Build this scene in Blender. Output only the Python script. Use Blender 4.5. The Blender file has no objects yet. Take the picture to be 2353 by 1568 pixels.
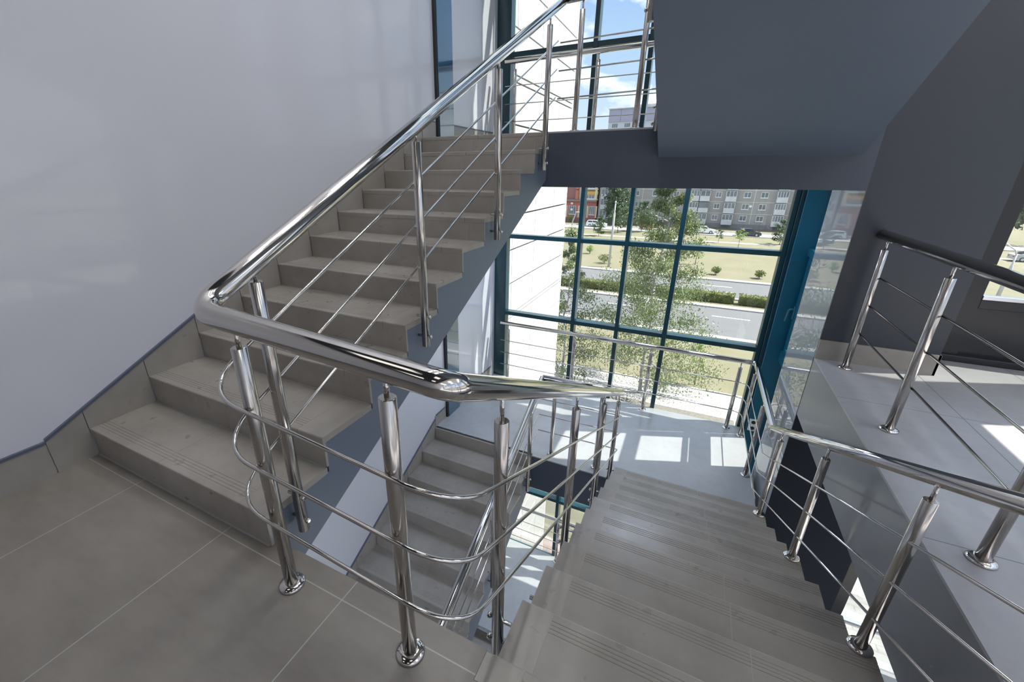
import bpy, math, random
from mathutils import Vector, Matrix
random.seed(7)
SC = bpy.context.scene
COL = SC.collection
PI = math.pi

# ------------------------------------------------------------------ camera, world, sun, exposure
cd = bpy.data.cameras.new('camera')
cam = bpy.data.objects.new('camera', cd)
COL.objects.link(cam)
cp, sp = math.cos(-0.3698973), math.sin(-0.3698973)
cy, sy = math.cos(-0.4680549), math.sin(-0.4680549)
fw = Vector((sy*cp, cy*cp, sp)); rt = Vector((cy, -sy, 0)); up = rt.cross(fw)
cr, sr = math.cos(-0.0026808), math.sin(-0.0026808)
r2 = rt*cr + up*sr; u2 = rt*(-sr) + up*cr
M = Matrix((r2, u2, -fw)).transposed().to_4x4()
M.translation = Vector((2.53207, -0.72001, 1.32336))
cam.matrix_world = M
cd.sensor_fit = 'HORIZONTAL'; cd.sensor_width = 36
cd.lens = 967.92966/2353*36
cd.shift_x = 77.472/2353; cd.shift_y = -10.15/2353
cd.clip_start = 0.03; cd.clip_end = 2000
SC.camera = cam
SC.view_settings.view_transform = 'Standard'
SC.view_settings.look = 'None'
SC.view_settings.gamma = 1.0
SC.view_settings.use_curve_mapping = False
SC.view_settings.exposure = 0.0
SC.cycles.max_bounces = 14
SC.cycles.diffuse_bounces = 8
SC.cycles.glossy_bounces = 6
SC.cycles.transparent_max_bounces = 24
SC.cycles.sample_clamp_indirect = 6.0
SC.cycles.use_denoising = True

SUN_POWER = 17.0
SKY_POWER = 1.0

def nodes_of(idb):
    idb.use_nodes = True
    nt = idb.node_tree
    for n in list(nt.nodes): nt.nodes.remove(n)
    return nt
def N(nt, t, **kw):
    n = nt.nodes.new(t)
    for k, v in kw.items():
        if k in n.inputs: n.inputs[k].default_value = v
        else: setattr(n, k, v)
    return n
def ramp(nt, stops):
    n = nt.nodes.new('ShaderNodeValToRGB')
    e = n.color_ramp.elements
    while len(e) > 1: e.remove(e[-1])
    e[0].position, e[0].color = stops[0][0], (*stops[0][1], 1)
    for p, c in stops[1:]:
        x = e.new(p); x.color = (*c, 1)
    return n

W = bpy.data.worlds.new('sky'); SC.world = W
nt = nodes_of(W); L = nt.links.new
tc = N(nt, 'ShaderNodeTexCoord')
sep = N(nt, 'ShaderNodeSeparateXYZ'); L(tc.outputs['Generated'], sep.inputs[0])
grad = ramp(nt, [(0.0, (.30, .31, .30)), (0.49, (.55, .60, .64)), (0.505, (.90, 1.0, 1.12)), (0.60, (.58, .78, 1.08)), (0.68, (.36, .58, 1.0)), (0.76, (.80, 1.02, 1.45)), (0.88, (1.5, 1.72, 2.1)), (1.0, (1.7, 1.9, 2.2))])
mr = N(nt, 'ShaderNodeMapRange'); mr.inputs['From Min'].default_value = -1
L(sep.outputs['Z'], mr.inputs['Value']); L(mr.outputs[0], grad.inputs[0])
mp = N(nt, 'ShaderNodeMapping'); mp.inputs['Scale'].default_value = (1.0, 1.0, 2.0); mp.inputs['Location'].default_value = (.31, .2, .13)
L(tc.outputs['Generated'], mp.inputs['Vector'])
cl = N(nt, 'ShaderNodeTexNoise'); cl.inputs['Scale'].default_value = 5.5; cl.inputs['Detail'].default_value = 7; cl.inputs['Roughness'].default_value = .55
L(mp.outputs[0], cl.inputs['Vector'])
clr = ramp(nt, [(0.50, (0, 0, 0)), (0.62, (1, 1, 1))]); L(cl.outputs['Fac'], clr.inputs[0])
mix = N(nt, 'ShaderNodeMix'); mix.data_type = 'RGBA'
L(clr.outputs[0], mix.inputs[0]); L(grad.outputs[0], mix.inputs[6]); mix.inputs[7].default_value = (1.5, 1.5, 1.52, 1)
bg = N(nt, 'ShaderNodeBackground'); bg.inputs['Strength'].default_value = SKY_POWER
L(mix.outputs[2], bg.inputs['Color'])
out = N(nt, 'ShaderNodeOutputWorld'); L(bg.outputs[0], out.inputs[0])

sd = bpy.data.lights.new('sun', 'SUN'); sd.energy = SUN_POWER; sd.angle = 0.009; sd.color = (1.0, .955, .88)
sun = bpy.data.objects.new('sun', sd); COL.objects.link(sun)
sun.location = (20, 8, 30)
sun.rotation_euler = Vector((1.0, .41, 1.57)).to_track_quat('Z', 'Y').to_euler()

# ------------------------------------------------------------------ materials
def principled(name, base, rough=.5, metal=0.0, spec=.5, coat=0.0, mott=None, mscale=3.0, bump=0.0, bscale=200.0, coatr=.05):
    m = bpy.data.materials.new(name); nt = nodes_of(m); L = nt.links.new
    p = N(nt, 'ShaderNodeBsdfPrincipled'); o = N(nt, 'ShaderNodeOutputMaterial'); L(p.outputs[0], o.inputs[0])
    p.inputs['Base Color'].default_value = (*base, 1); p.inputs['Roughness'].default_value = rough
    p.inputs['Metallic'].default_value = metal; p.inputs['Specular IOR Level'].default_value = spec
    p.inputs['Coat Weight'].default_value = coat; p.inputs['Coat Roughness'].default_value = coatr
    tc = N(nt, 'ShaderNodeTexCoord')
    if mott:
        n = N(nt, 'ShaderNodeTexNoise'); n.inputs['Scale'].default_value = mscale; n.inputs['Detail'].default_value = 6; n.inputs['Roughness'].default_value = .6
        L(tc.outputs['Object'], n.inputs['Vector'])
        r = ramp(nt, [(.3, mott), (.7, base)]); L(n.outputs['Fac'], r.inputs[0]); L(r.outputs[0], p.inputs['Base Color'])
    if bump:
        n = N(nt, 'ShaderNodeTexNoise'); n.inputs['Scale'].default_value = bscale
        L(tc.outputs['Object'], n.inputs['Vector'])
        b = N(nt, 'ShaderNodeBump'); b.inputs['Strength'].default_value = bump; b.inputs['Distance'].default_value = .002
        L(n.outputs['Fac'], b.inputs['Height']); L(b.outputs[0], p.inputs['Normal'])
    return m

def tile_material(name, c1, c2, grid=None, grout=(.30, .29, .27), rough=.38, streak=(1, 1, 1)):
    m = bpy.data.materials.new(name); nt = nodes_of(m); L = nt.links.new
    p = N(nt, 'ShaderNodeBsdfPrincipled'); o = N(nt, 'ShaderNodeOutputMaterial'); L(p.outputs[0], o.inputs[0])
    tc = N(nt, 'ShaderNodeTexCoord')
    mp = N(nt, 'ShaderNodeMapping'); mp.inputs['Scale'].default_value = streak; L(tc.outputs['Object'], mp.inputs['Vector'])
    n1 = N(nt, 'ShaderNodeTexNoise'); n1.inputs['Scale'].default_value = 2.3; n1.inputs['Detail'].default_value = 9; n1.inputs['Roughness'].default_value = .62
    L(mp.outputs[0], n1.inputs['Vector'])
    r = ramp(nt, [(.30, c1), (.50, tuple((a+b)/2 for a, b in zip(c1, c2))), (.72, c2)]); L(n1.outputs['Fac'], r.inputs[0])
    n2 = N(nt, 'ShaderNodeTexNoise'); n2.inputs['Scale'].default_value = 14; n2.inputs['Detail'].default_value = 5
    L(mp.outputs[0], n2.inputs['Vector'])
    r2 = ramp(nt, [(.50, (1, 1, 1)), (.80, (.93, .925, .92))]); L(n2.outputs['Fac'], r2.inputs[0])
    mx = N(nt, 'ShaderNodeMix'); mx.data_type = 'RGBA'; mx.blend_type = 'MULTIPLY'; mx.inputs[0].default_value = 1
    L(r.outputs[0], mx.inputs[6]); L(r2.outputs[0], mx.inputs[7])
    col = mx.outputs[2]
    if grid:
        ox, oy, w, h = grid
        g = N(nt, 'ShaderNodeMapping'); g.vector_type = 'POINT'; g.inputs['Location'].default_value = (-ox, -oy, 0); L(tc.outputs['Object'], g.inputs['Vector'])
        b = N(nt, 'ShaderNodeTexBrick'); b.offset = 0; b.squash = 1
        b.inputs['Scale'].default_value = 1; b.inputs['Mortar Size'].default_value = .0022; b.inputs['Mortar Smooth'].default_value = .2
        b.inputs['Brick Width'].default_value = w; b.inputs['Row Height'].default_value = h
        L(g.outputs[0], b.inputs['Vector'])
        m3 = N(nt, 'ShaderNodeMix'); m3.data_type = 'RGBA'; L(b.outputs['Fac'], m3.inputs[0]); L(col, m3.inputs[6]); m3.inputs[7].default_value = (*grout, 1)
        col = m3.outputs[2]
    L(col, p.inputs['Base Color'])
    p.inputs['Roughness'].default_value = rough; p.inputs['Specular IOR Level'].default_value = .5
    rr = N(nt, 'ShaderNodeMapRange'); rr.inputs['To Min'].default_value = rough-.08; rr.inputs['To Max'].default_value = rough+.12
    L(n2.outputs['Fac'], rr.inputs['Value']); L(rr.outputs[0], p.inputs['Roughness'])
    return m

M_ = {}
T1, T2 = (.190, .168, .146), (.268, .242, .216)
M_['tile_hall'] = tile_material('hall_tile', T1, T2, (.43, -.042, .624, 1.25), (.40, .39, .37), .36, (.8, 2.0, 1))
M_['tile_gallery'] = tile_material('gallery_tile', (.31, .305, .31), (.39, .385, .39), (4.08, 2.40, .6, 1.23), (.10, .10, .10), .33)
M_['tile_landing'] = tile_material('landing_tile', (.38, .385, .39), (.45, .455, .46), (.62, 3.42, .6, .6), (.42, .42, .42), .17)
M_['tile_step'] = tile_material('step_tile', (.265, .238, .208), (.365, .338, .302), None, rough=.29)
M_['grout'] = principled('grout', (.36, .35, .33), .8)
M_['wall'] = principled('white_wall_paint', (.655, .66, .71), .34, spec=.5, coat=.5, coatr=.025)
M_['slate'] = principled('slate_paint', (.066, .080, .105), .45, mott=(.058, .071, .094), mscale=1.5)
M_['slate_blue'] = principled('slate_blue_paint', (.14, .172, .222), .42, mott=(.128, .158, .205), mscale=2)
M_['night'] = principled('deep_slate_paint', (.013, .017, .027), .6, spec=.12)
M_['charcoal'] = principled('charcoal_paint', (.033, .039, .050), .42)
M_['blackframe'] = principled('black_frame', (.016, .017, .02), .3)
M_['grey_plaster'] = principled('grey_plaster', (.215, .222, .242), .42, coat=.25, coatr=.08, mott=(.19, .197, .215), mscale=3)
M_['grey_gloss'] = principled('grey_gloss_paint', (.25, .265, .30), .5, coat=.85, coatr=.008)
M_['teal'] = principled('teal_metal', (.004, .095, .16), .3, spec=.6, coat=.4, coatr=.06)
M_['teal_backlit'] = principled('teal_backlit_metal', (.004, .040, .055), .25, spec=.6)  # teal frame seen against the light, its backlit shade put into the colour
M_['bluepanel'] = principled('blue_column_metal', (.02, .085, .16), .12, spec=.8, coat=1.0, coatr=.02)
M_['steel'] = principled('polished_steel', (.62, .59, .56), .085, metal=1.0)
M_['brushed'] = principled('brushed_steel', (.56, .53, .50), .17, metal=1.0)
M_['dark_trim'] = principled('dark_trim', (.10, .115, .16), .35)
M_['rubber'] = principled('black_gasket', (.02, .02, .02), .6)
M_['white_plastic'] = principled('white_plastic', (.8, .8, .78), .35)
M_['ceiling'] = principled('ceiling_white', (.82, .82, .82), .7)
M_['sill'] = principled('silver_sill', (.75, .77, .8), .25, metal=1.0)

def glass_material(name, tint, ior=1.45, boost=1.0):
    m = bpy.data.materials.new(name); nt = nodes_of(m); L = nt.links.new
    t = N(nt, 'ShaderNodeBsdfTransparent'); t.inputs[0].default_value = (*tint, 1)
    g = N(nt, 'ShaderNodeBsdfGlossy'); g.inputs['Roughness'].default_value = 0.0; g.inputs[0].default_value = (1, 1, 1, 1)
    f = N(nt, 'ShaderNodeFresnel'); f.inputs[0].default_value = ior
    mu = N(nt, 'ShaderNodeMath', operation='MULTIPLY'); mu.inputs[1].default_value = boost; L(f.outputs[0], mu.inputs[0])
    ms = N(nt, 'ShaderNodeMixShader'); L(mu.outputs[0], ms.inputs[0]); L(t.outputs[0], ms.inputs[1]); L(g.outputs[0], ms.inputs[2])
    o = N(nt, 'ShaderNodeOutputMaterial'); L(ms.outputs[0], o.inputs[0])
    return m
M_['glass'] = glass_material('window_glass', (.955, .985, .975), boost=.6)
M_['carglass'] = principled('car_glass', (.02, .025, .03), .05, spec=.8)

def emit(name, c, s):
    m = bpy.data.materials.new(name); nt = nodes_of(m); L = nt.links.new
    e = N(nt, 'ShaderNodeEmission'); e.inputs[0].default_value = (*c, 1); e.inputs[1].default_value = s
    o = N(nt, 'ShaderNodeOutputMaterial'); L(e.outputs[0], o.inputs[0]); return m
for nm, st, c in (('hall', 1.6, (1, .97, .93)), ('gallery', 7.0, (.94, .97, 1.04)), ('half', 17.0, (.80, .93, 1.17)), ('top', 118.0, (.98, .985, 1.0))): M_['lamp_'+nm] = emit('lamp_diffuser_'+nm, c, st)  # gallery, half and top glows belong to unseen lamps added as fill

# ------------------------------------------------------------------ mesh helpers
class MB:
    def __init__(s): s.v = []; s.f = []; s.sm = []; s.grout_from = None
    def add(s, vs, fs, smooth=False):
        o = len(s.v); s.v += [tuple(v) for v in vs]
        for f in fs: s.f.append(tuple(i+o for i in f)); s.sm.append(smooth)
        return s
    def box(s, x0, x1, y0, y1, z0, z1, b=0.0):
        if b > 0:
            b = min(b, (x1-x0)/2.01, (y1-y0)/2.01, (z1-z0)/2.01)
            import bmesh
            bm = bmesh.new()
            bmesh.ops.create_cube(bm, size=1, matrix=Matrix.Translation(((x0+x1)/2, (y0+y1)/2, (z0+z1)/2)) @ Matrix.Diagonal((x1-x0, y1-y0, z1-z0, 1)))
            bmesh.ops.bevel(bm, geom=list(bm.edges), offset=b, segments=2, profile=.5, affect='EDGES')
            bm.verts.index_update()
            s.add([v.co for v in bm.verts], [[v.index for v in f.verts] for f in bm.faces]); bm.free()
            return s
        vs = [(x0,y0,z0),(x1,y0,z0),(x1,y1,z0),(x0,y1,z0),(x0,y0,z1),(x1,y0,z1),(x1,y1,z1),(x0,y1,z1)]
        return s.add(vs, [(0,3,2,1),(4,5,6,7),(0,1,5,4),(1,2,6,5),(2,3,7,6),(3,0,4,7)])
    def prism(s, poly, axis, a, b):
        # poly: 2D points in the plane of the two other axes (x: (y,z); y: (x,z); z: (x,y))
        def P(p, t): return (t, p[0], p[1]) if axis == 'x' else ((p[0], t, p[1]) if axis == 'y' else (p[0], p[1], t))
        n = len(poly)
        vs = [P(p, a) for p in poly] + [P(p, b) for p in poly]
        fs = [tuple(range(n))[::-1], tuple(range(n, 2*n))] + [(i, (i+1) % n, n+(i+1) % n, n+i) for i in range(n)]
        return s.add(vs, fs)
    def tube(s, pts, r, seg=12, caps=True, r1=None):
        pts = [Vector(p) for p in pts]; n = len(pts)
        t0 = (pts[1]-pts[0]).normalized()
        ref = Vector((0, 0, 1)) if abs(t0.z) < .9 else Vector((1, 0, 0))
        nrm = t0.cross(ref).normalized(); vs = []; pt = t0
        for i, p in enumerate(pts):
            if i == 0: t = t0; w = 1.0
            elif i == n-1: t = (pts[i]-pts[i-1]).normalized(); w = 1.0
            else:
                a = (pts[i]-pts[i-1]).normalized(); b = (pts[i+1]-pts[i]).normalized(); t = (a+b).normalized()
            q = pt.rotation_difference(t); nrm = (q @ nrm); nrm = (nrm - t*nrm.dot(t)).normalized(); pt = t
            bn = t.cross(nrm)
            rr = r if r1 is None else r+(r1-r)*i/(n-1)
            for k in range(seg):
                an = 2*PI*k/seg; vs.append(p + nrm*rr*math.cos(an) + bn*rr*math.sin(an))
        fs = []
        for i in range(n-1):
            for k in range(seg): fs.append((i*seg+k, i*seg+(k+1) % seg, (i+1)*seg+(k+1) % seg, (i+1)*seg+k))
        s.add(vs, fs, True)
        if caps:
            o = len(s.v)-len(vs)
            s.f.append(tuple(o+k for k in range(seg))[::-1]); s.sm.append(False)
            s.f.append(tuple(o+(n-1)*seg+k for k in range(seg))); s.sm.append(False)
        return s
    def lathe(s, prof, c, seg=24, axis='z', smooth=True):
        vs = []; cx, cy_, cz = c
        for r, h in prof:
            for k in range(seg):
                an = 2*PI*k/seg; a, b = r*math.cos(an), r*math.sin(an)
                vs.append((cx+a, cy_+b, cz+h) if axis == 'z' else ((cx+h, cy_+a, cz+b) if axis == 'x' else (cx+a, cy_+h, cz+b)))
        fs = []
        for i in range(len(prof)-1):
            for k in range(seg): fs.append((i*seg+k, i*seg+(k+1) % seg, (i+1)*seg+(k+1) % seg, (i+1)*seg+k))
        s.add(vs, fs, smooth)
        o = len(s.v)-len(vs); n = len(prof)
        s.f.append(tuple(o+k for k in range(seg))[::-1]); s.sm.append(False)
        s.f.append(tuple(o+(n-1)*seg+k for k in range(seg))); s.sm.append(False)
        return s
    def build(s, name, mat, parent=None):
        me = bpy.data.meshes.new(name); me.from_pydata([tuple(v) for v in s.v], [], s.f)
        me.polygons.foreach_set('use_smooth', s.sm)
        import bmesh
        bm = bmesh.new(); bm.from_mesh(me); bmesh.ops.recalc_face_normals(bm, faces=bm.faces); bm.to_mesh(me); bm.free()
        me.materials.append(M_[mat] if isinstance(mat, str) else mat)
        if s.grout_from is not None:
            me.materials.append(M_['grout'])
            for i in range(s.grout_from, len(s.f)): me.polygons[i].material_index = 1
        o = bpy.data.objects.new(name, me); COL.objects.link(o)
        if parent: attach(o, parent)
        return o

def attach(o, parent):
    o.parent = parent
    off = parent.location if parent.parent is None else Vector((0, 0, 0))   # part meshes keep world coordinates
    o.matrix_parent_inverse = Matrix.Translation(-Vector(off))
def thing(name, loc, label=None, cat=None, group=None, kind=None):
    o = bpy.data.objects.new(name, None); o.empty_display_size = .1; COL.objects.link(o); o.location = loc
    return tag(o, label, cat, group, kind)
def tag(o, label=None, cat=None, group=None, kind=None):
    if label: o['label'] = label
    if cat: o['category'] = cat
    if group: o['group'] = group
    if kind: o['kind'] = kind
    return o
def copy_tree(o, d, parent=None):
    c = o.copy(); COL.objects.link(c)
    if parent:
        c.parent = parent; c.matrix_parent_inverse = o.matrix_parent_inverse.copy()
    else: c.location = o.location + Vector(d)
    for ch in list(o.children): copy_tree(ch, d, c)
    return c
def fillet(pts, rads, n=8):
    pts = [Vector(p) for p in pts]; outp = [pts[0]]
    for i in range(1, len(pts)-1):
        r = rads[i-1] if isinstance(rads, (list, tuple)) else rads
        a = (pts[i-1]-pts[i]); b = (pts[i+1]-pts[i]); la, lb = a.length, b.length; a.normalize(); b.normalize()
        ang = a.angle(b); d = min(r/math.tan(ang/2), la*.49, lb*.49)
        p0 = pts[i]+a*d; p1 = pts[i]+b*d
        for k in range(n+1):
            t = k/n; outp.append(p0*(1-t)**2 + pts[i]*2*t*(1-t) + p1*t*t)
    outp.append(pts[-1]); return outp

# ------------------------------------------------------------------ dimensions
R_, G_ = .15, .306            # riser, going
WL = 1.286                    # left flights x 0..WL
X0, X1 = 2.179, 3.43          # right flights
FY = 3.075                    # front edge of the half landings
YD = .034                     # front edge of the floors
YW = 4.78                     # glazed wall
H = 3.3
# ------------------------------------------------------------------ setting
def struct(name, mb, mat, **k):
    o = mb.build(name, mat); tag(o, kind='structure', **k); return o

struct('wall_left', MB().box(-.25, 0, -4.2, YW+.12, -7.5, 6.9), 'wall')
struct('wall_back', MB().box(-.25, 5.93, -4.4, -4.2, -7.5, 6.9), 'wall')

def floor_slab(z, y0, y1, x0, x1, t, tile, beam=None, beam_mat='slate'):
    b = MB().box(x0, x1, beam[3] if beam else y0, y1 if beam else y1-.012, z-t, z-.012); o = b.build('floor', beam_mat)
    if beam: MB().box(x0, x1, y0, y1, z-.012, z).build('tile_field', tile, o)
    else: MB().box(x0, X0-.001, y0, y1, z-.012, z).box(X0-.001, x1, y0, y1-.09, z-.012, z).box(X1, x1, y1-.09, y1, z-.012, z).build('tile_field', tile, o)
    if beam: MB().box(beam[0], beam[1], beam[2], beam[3], beam[4], z-.012).build('edge_beam', beam_mat, o)
    tag(o, kind='structure'); return o
for k, z in enumerate((H, 0, -H, -2*H)):
    o = floor_slab(z, -4.2, YD, 0, 3.5, .26, 'tile_hall', None)
    # gallery slab to the right
    b = MB().box(3.5, 5.93, -4.2, FY-.001, z-.5, z-.012); b.box(4.17, 5.93, FY, 3.62, z-.5, z-.012)
    g = b.build('floor', 'grey_plaster'); tag(g, kind='structure')
    t = MB().box(3.5, 5.93, -4.2, FY, z-.012, z); t.box(4.17, 5.93, FY, 3.5, z-.012, z); t.build('tile_field', 'tile_gallery', g)
    c = MB().box(3.62, 5.76, -4.1, FY-.05, z-.53, z-.502); struct('ceiling', c, 'ceiling')
for z in (H*1.5, H/2, -H/2, -H*1.5):
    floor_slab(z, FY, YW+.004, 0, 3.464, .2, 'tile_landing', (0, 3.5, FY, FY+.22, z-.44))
struct('ceiling', MB().box(-.25, 5.93, -4.4, YW+.12, 6.9, 7.1), 'ceiling')
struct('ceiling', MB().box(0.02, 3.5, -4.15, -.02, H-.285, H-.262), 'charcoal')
struct('ceiling', MB().box(0.02, 3.5, -4.15, -.02, -.285, -.262), 'ceiling')

# dark front wall on the right, and the pale glossy side wall behind it
wf = MB()
for z0, z1 in ((H, 6.9), (0, H-.5)): wf.box(3.5, 4.17, FY, FY+.016, z0, z1)
struct('wall_front', wf, 'charcoal')
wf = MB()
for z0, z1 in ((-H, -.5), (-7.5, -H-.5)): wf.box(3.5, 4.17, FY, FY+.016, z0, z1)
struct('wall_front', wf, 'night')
struct('wall_right', MB().box(3.5, 3.62, FY+.0162, 3.95, -7.5, 6.9), 'grey_gloss')
struct('wall_outer', MB().box(3.622, 4.17, FY+.0162, FY+.30, -7.5, 6.9), 'charcoal')
GX = 5.78
wr = MB()
wr.box(GX, GX+.08, -4.4, 3.62, -7.5, -H)
for z in (-H, 0, H):
    wr.box(GX, GX+.08, -4.4, 3.62, z, z+.35); wr.box(GX, GX+.08, -4.4, 3.62, z+2.8, z+3.3)
    for y, d in ((-4.4, .4), (-1.5, .15), (.75, .15), (3.06, .56)): wr.box(GX, GX+.08, y, y+d, z+.35, z+2.8)
struct('wall_gallery', wr, 'wall')

# baseboards
bb = MB().box(3.5, 4.175, FY-.014, FY+.0, 0.0, .15).box(4.162, 4.176, FY-.014, FY+.32, 0, .15)
struct('baseboard_right', bb, 'tile_step')
for z in (H, 0, -H):
    m = MB()
    for i in range(4): m.box(0, .012, -.165-(i+1)*1.0+.003, -.165-i*1.0, z, z+.16)
    o = m.build('baseboard_left', 'tile_step'); tag(o, kind='structure')
    MB().box(0, .015, -4.2, -.163, z+.16, z+.174).build('edge_trim', 'dark_trim', o)
for z in (H*1.5, H/2, -H/2, -H*1.5):
    m = MB(); m.box(0, .012, FY+.005, 3.325, z, z+.15); m.box(0, .012, 3.68, 4.17, z, z+.15); m.box(0, .012, 4.174, 4.74, z, z+.15)
    o = m.build('baseboard_left', 'tile_step'); tag(o, kind='structure')
    MB().box(0, .015, FY+.03, 3.325, z+.15, z+.163).box(0, .015, 3.68, 4.74, z+.15, z+.163).build('edge_trim', 'dark_trim', o)

# blue metal-clad column on the left wall
o = MB().box(.0, .035, 3.37, 3.66, -7.5, 6.9, .004).build('trim_1', 'bluepanel'); tag(o, kind='structure')
MB().box(.0, .028, 3.345, 3.369, -7.5, 6.9).build('shadow_gap', 'rubber', o)
o = MB().box(.0, .02, 4.70, YW, -7.5, 6.9).build('trim_2', 'wall'); tag(o, kind='structure')

# ------------------------------------------------------------------ glazed wall (window_1) and side window (window_2)
wz0, wz1 = -7.5, 6.9
w1 = thing('window_1', (1.8, YW, -H*1.5), kind='structure')
MB().box(0, .2, YW, YW+.13, wz0, wz1, .004).build('frame_post', 'teal_backlit', w1)
mull = [(1.185, 1.235), (1.775, 1.825), (2.36, 2.412)]
for a, b in mull: MB().box(a, b, YW, YW+.13, wz0, wz1, .004).build('mullion', 'teal_backlit', w1)
MB().box(3.385, 3.43, YW, YW+.13, wz0, wz1, .004).build('frame_post', 'teal_backlit', w1)
MB().box(3.43, 3.465, YW-.04, YW+.13, wz0, wz1, .004).build('frame_post', 'teal_backlit', w1)
MB().box(3.465, 3.655, YW-.08, YW+.13, wz0, wz1, .004).build('corner_post', 'teal', w1)
bays = [(.2, 1.185), (1.235, 1.775), (1.825, 2.36), (2.412, 3.385)]
tz = [-7.0, -5.98, -5.08, -3.76, -2.75, -1.78, -.61, .508, 1.52, 2.655, 3.80, 4.82, 5.9]
for z in tz:
    for a, b in bays:
        MB().box(a, b, YW+.008, YW+.12, z-.028, z+.028, .004).build('transom', 'teal_backlit', w1)
for a, b in bays:
    zz = [wz0]+tz+[wz1]
    for i in range(len(zz)-1):
        MB().box(a-.01, b+.01, YW+.085, YW+.097, zz[i]+.02, zz[i+1]-.02).build('pane', 'glass', w1)
w2 = thing('window_2', (3.66, 4.3, -H/2), kind='structure')
def ring(mb, x0, x1, y0, y1, z0, z1, t):
    mb.box(x0, x1, y0, y0+t, z0, z1); mb.box(x0, x1, y1-t, y1, z0, z1); mb.box(x0, x1, y0+t, y1-t, z0, z0+t); mb.box(x0, x1, y0+t, y1-t, z1-t, z1); return mb
MB().box(3.62, 3.72, 3.95, 3.975, wz0, wz1).build('frame_post', 'teal', w2)
MB().box(3.655, 3.72, 4.64, 4.70, wz0, wz1).build('frame_post', 'teal', w2)
for b in (-2*H, -H, 0, H):
    MB().box(3.60, 3.72, 3.975, 4.70, .52+b, .60+b, .004).build('transom', 'teal', w2)
    MB().box(3.60, 3.72, 3.975, 4.70, -.66+b, -.54+b, .004).build('transom', 'teal', w2)
    s_ = ring(MB(), 3.61, 3.68, 3.985, 4.635, -.535+b, .51+b, .055).build('sash', 'teal', w2)
    MB().box(3.64, 3.652, 4.03, 4.59, -.49+b, .46+b).build('pane', 'glass', s_)
    h = MB(); h.box(3.596, 3.612, 4.585, 4.62, -.14+b, 0.0+b, .004)
    h.tube(fillet([(3.612, 4.60, -.03+b), (3.555, 4.60, -.035+b), (3.545, 4.60, -.17+b)], .03), .010, 10)
    h.build('handle', 'teal', s_)
    MB().box(3.66, 3.672, 3.96, 4.68, .59+b, .59+b+2.06).build('pane', 'glass', w2)
bx = tag(MB().box(3.485, 3.575, YW-.08-.012, YW-.08+.001, -1.62, -1.46, .005).build('power_socket', 'white_plastic'), 'white double power socket low on the teal corner post', 'socket')
for z in (-1.58, -1.50): MB().lathe([(.024, 0), (.022, -.003), (.006, -.004)], (3.53, YW-.092, z), 16, 'y').build('socket_plate', 'rubber', bx)

# gallery windows (dark frames)
def gallery_window(n, z, lower_glass):
    w = thing('window_%d' % n, (5.5, 3.5, z), kind='structure')
    top = z+H-.5
    f = MB(); f.box(4.17, 4.30, FY+.30, 3.50, z, top); f.box(4.30, 4.425, 3.47, 3.58, z, top); f.build('frame_post', 'blackframe', w)
    f = MB().box(4.17, 4.215, FY+.14, 3.40, z, top).build('frame_post', 'charcoal', w)
    for a in (5.70,): MB().box(a, a+.09, 3.47, 3.58, z, top).build('mullion', 'blackframe', w)
    MB().box(4.425, 5.78, 3.47, 3.58, z+(.41 if not lower_glass else .45), z+.475, .004).build('transom', 'blackframe' if not lower_glass else 'white_plastic', w)  # lower window: white colour stands in for sunlight on the outside ledge
    MB().box(4.425, 5.78, 3.462, 3.50, z+.476, z+.506, .003).build('sill', 'sill', w)
    if lower_glass: MB().box(4.425, 5.78, 3.53, 3.542, z+.02, z+.46).build('pane', 'glass', w)
    else:
        MB().box(4.30, 5.78, 3.50, 3.56, z+.05, z+.41).build('lower_panel', 'blackframe', w)
        MB().box(4.25, 5.78, 3.44, 3.52, z, z+.05, .006).build('skirting', 'blackframe', w)
    MB().box(4.425, 5.78, 3.53, 3.542, z+.5, top).build('pane', 'glass', w)
gallery_window(3, 0, False); gallery_window(4, -H, True); gallery_window(5, H, False)

# ------------------------------------------------------------------ stairs
def tread_profile(y, z, d, sgn):
    """tile cross-section in (y,z): nose at y, running sgn*d; four grip grooves behind the nose"""
    P = [(0, -.03), (0, -.006), (.002, -.0015), (.006, 0)]
    g = .030
    for k in range(4):
        a = g+k*.0145
        P += [(a, 0), (a+.0015, -.0018), (a+.0055, -.0018), (a+.007, 0)]
    P += [(d, 0), (d, -.03)]
    return [(y+sgn*p[0], z+p[1]) for p in P]
def plain_profile(y, z, d, sgn):
    return [(y+sgn*a, z+b) for a, b in [(0, -.03), (0, -.006), (.002, -.0015), (.006, 0), (d, 0), (d, -.03)]]

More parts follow.
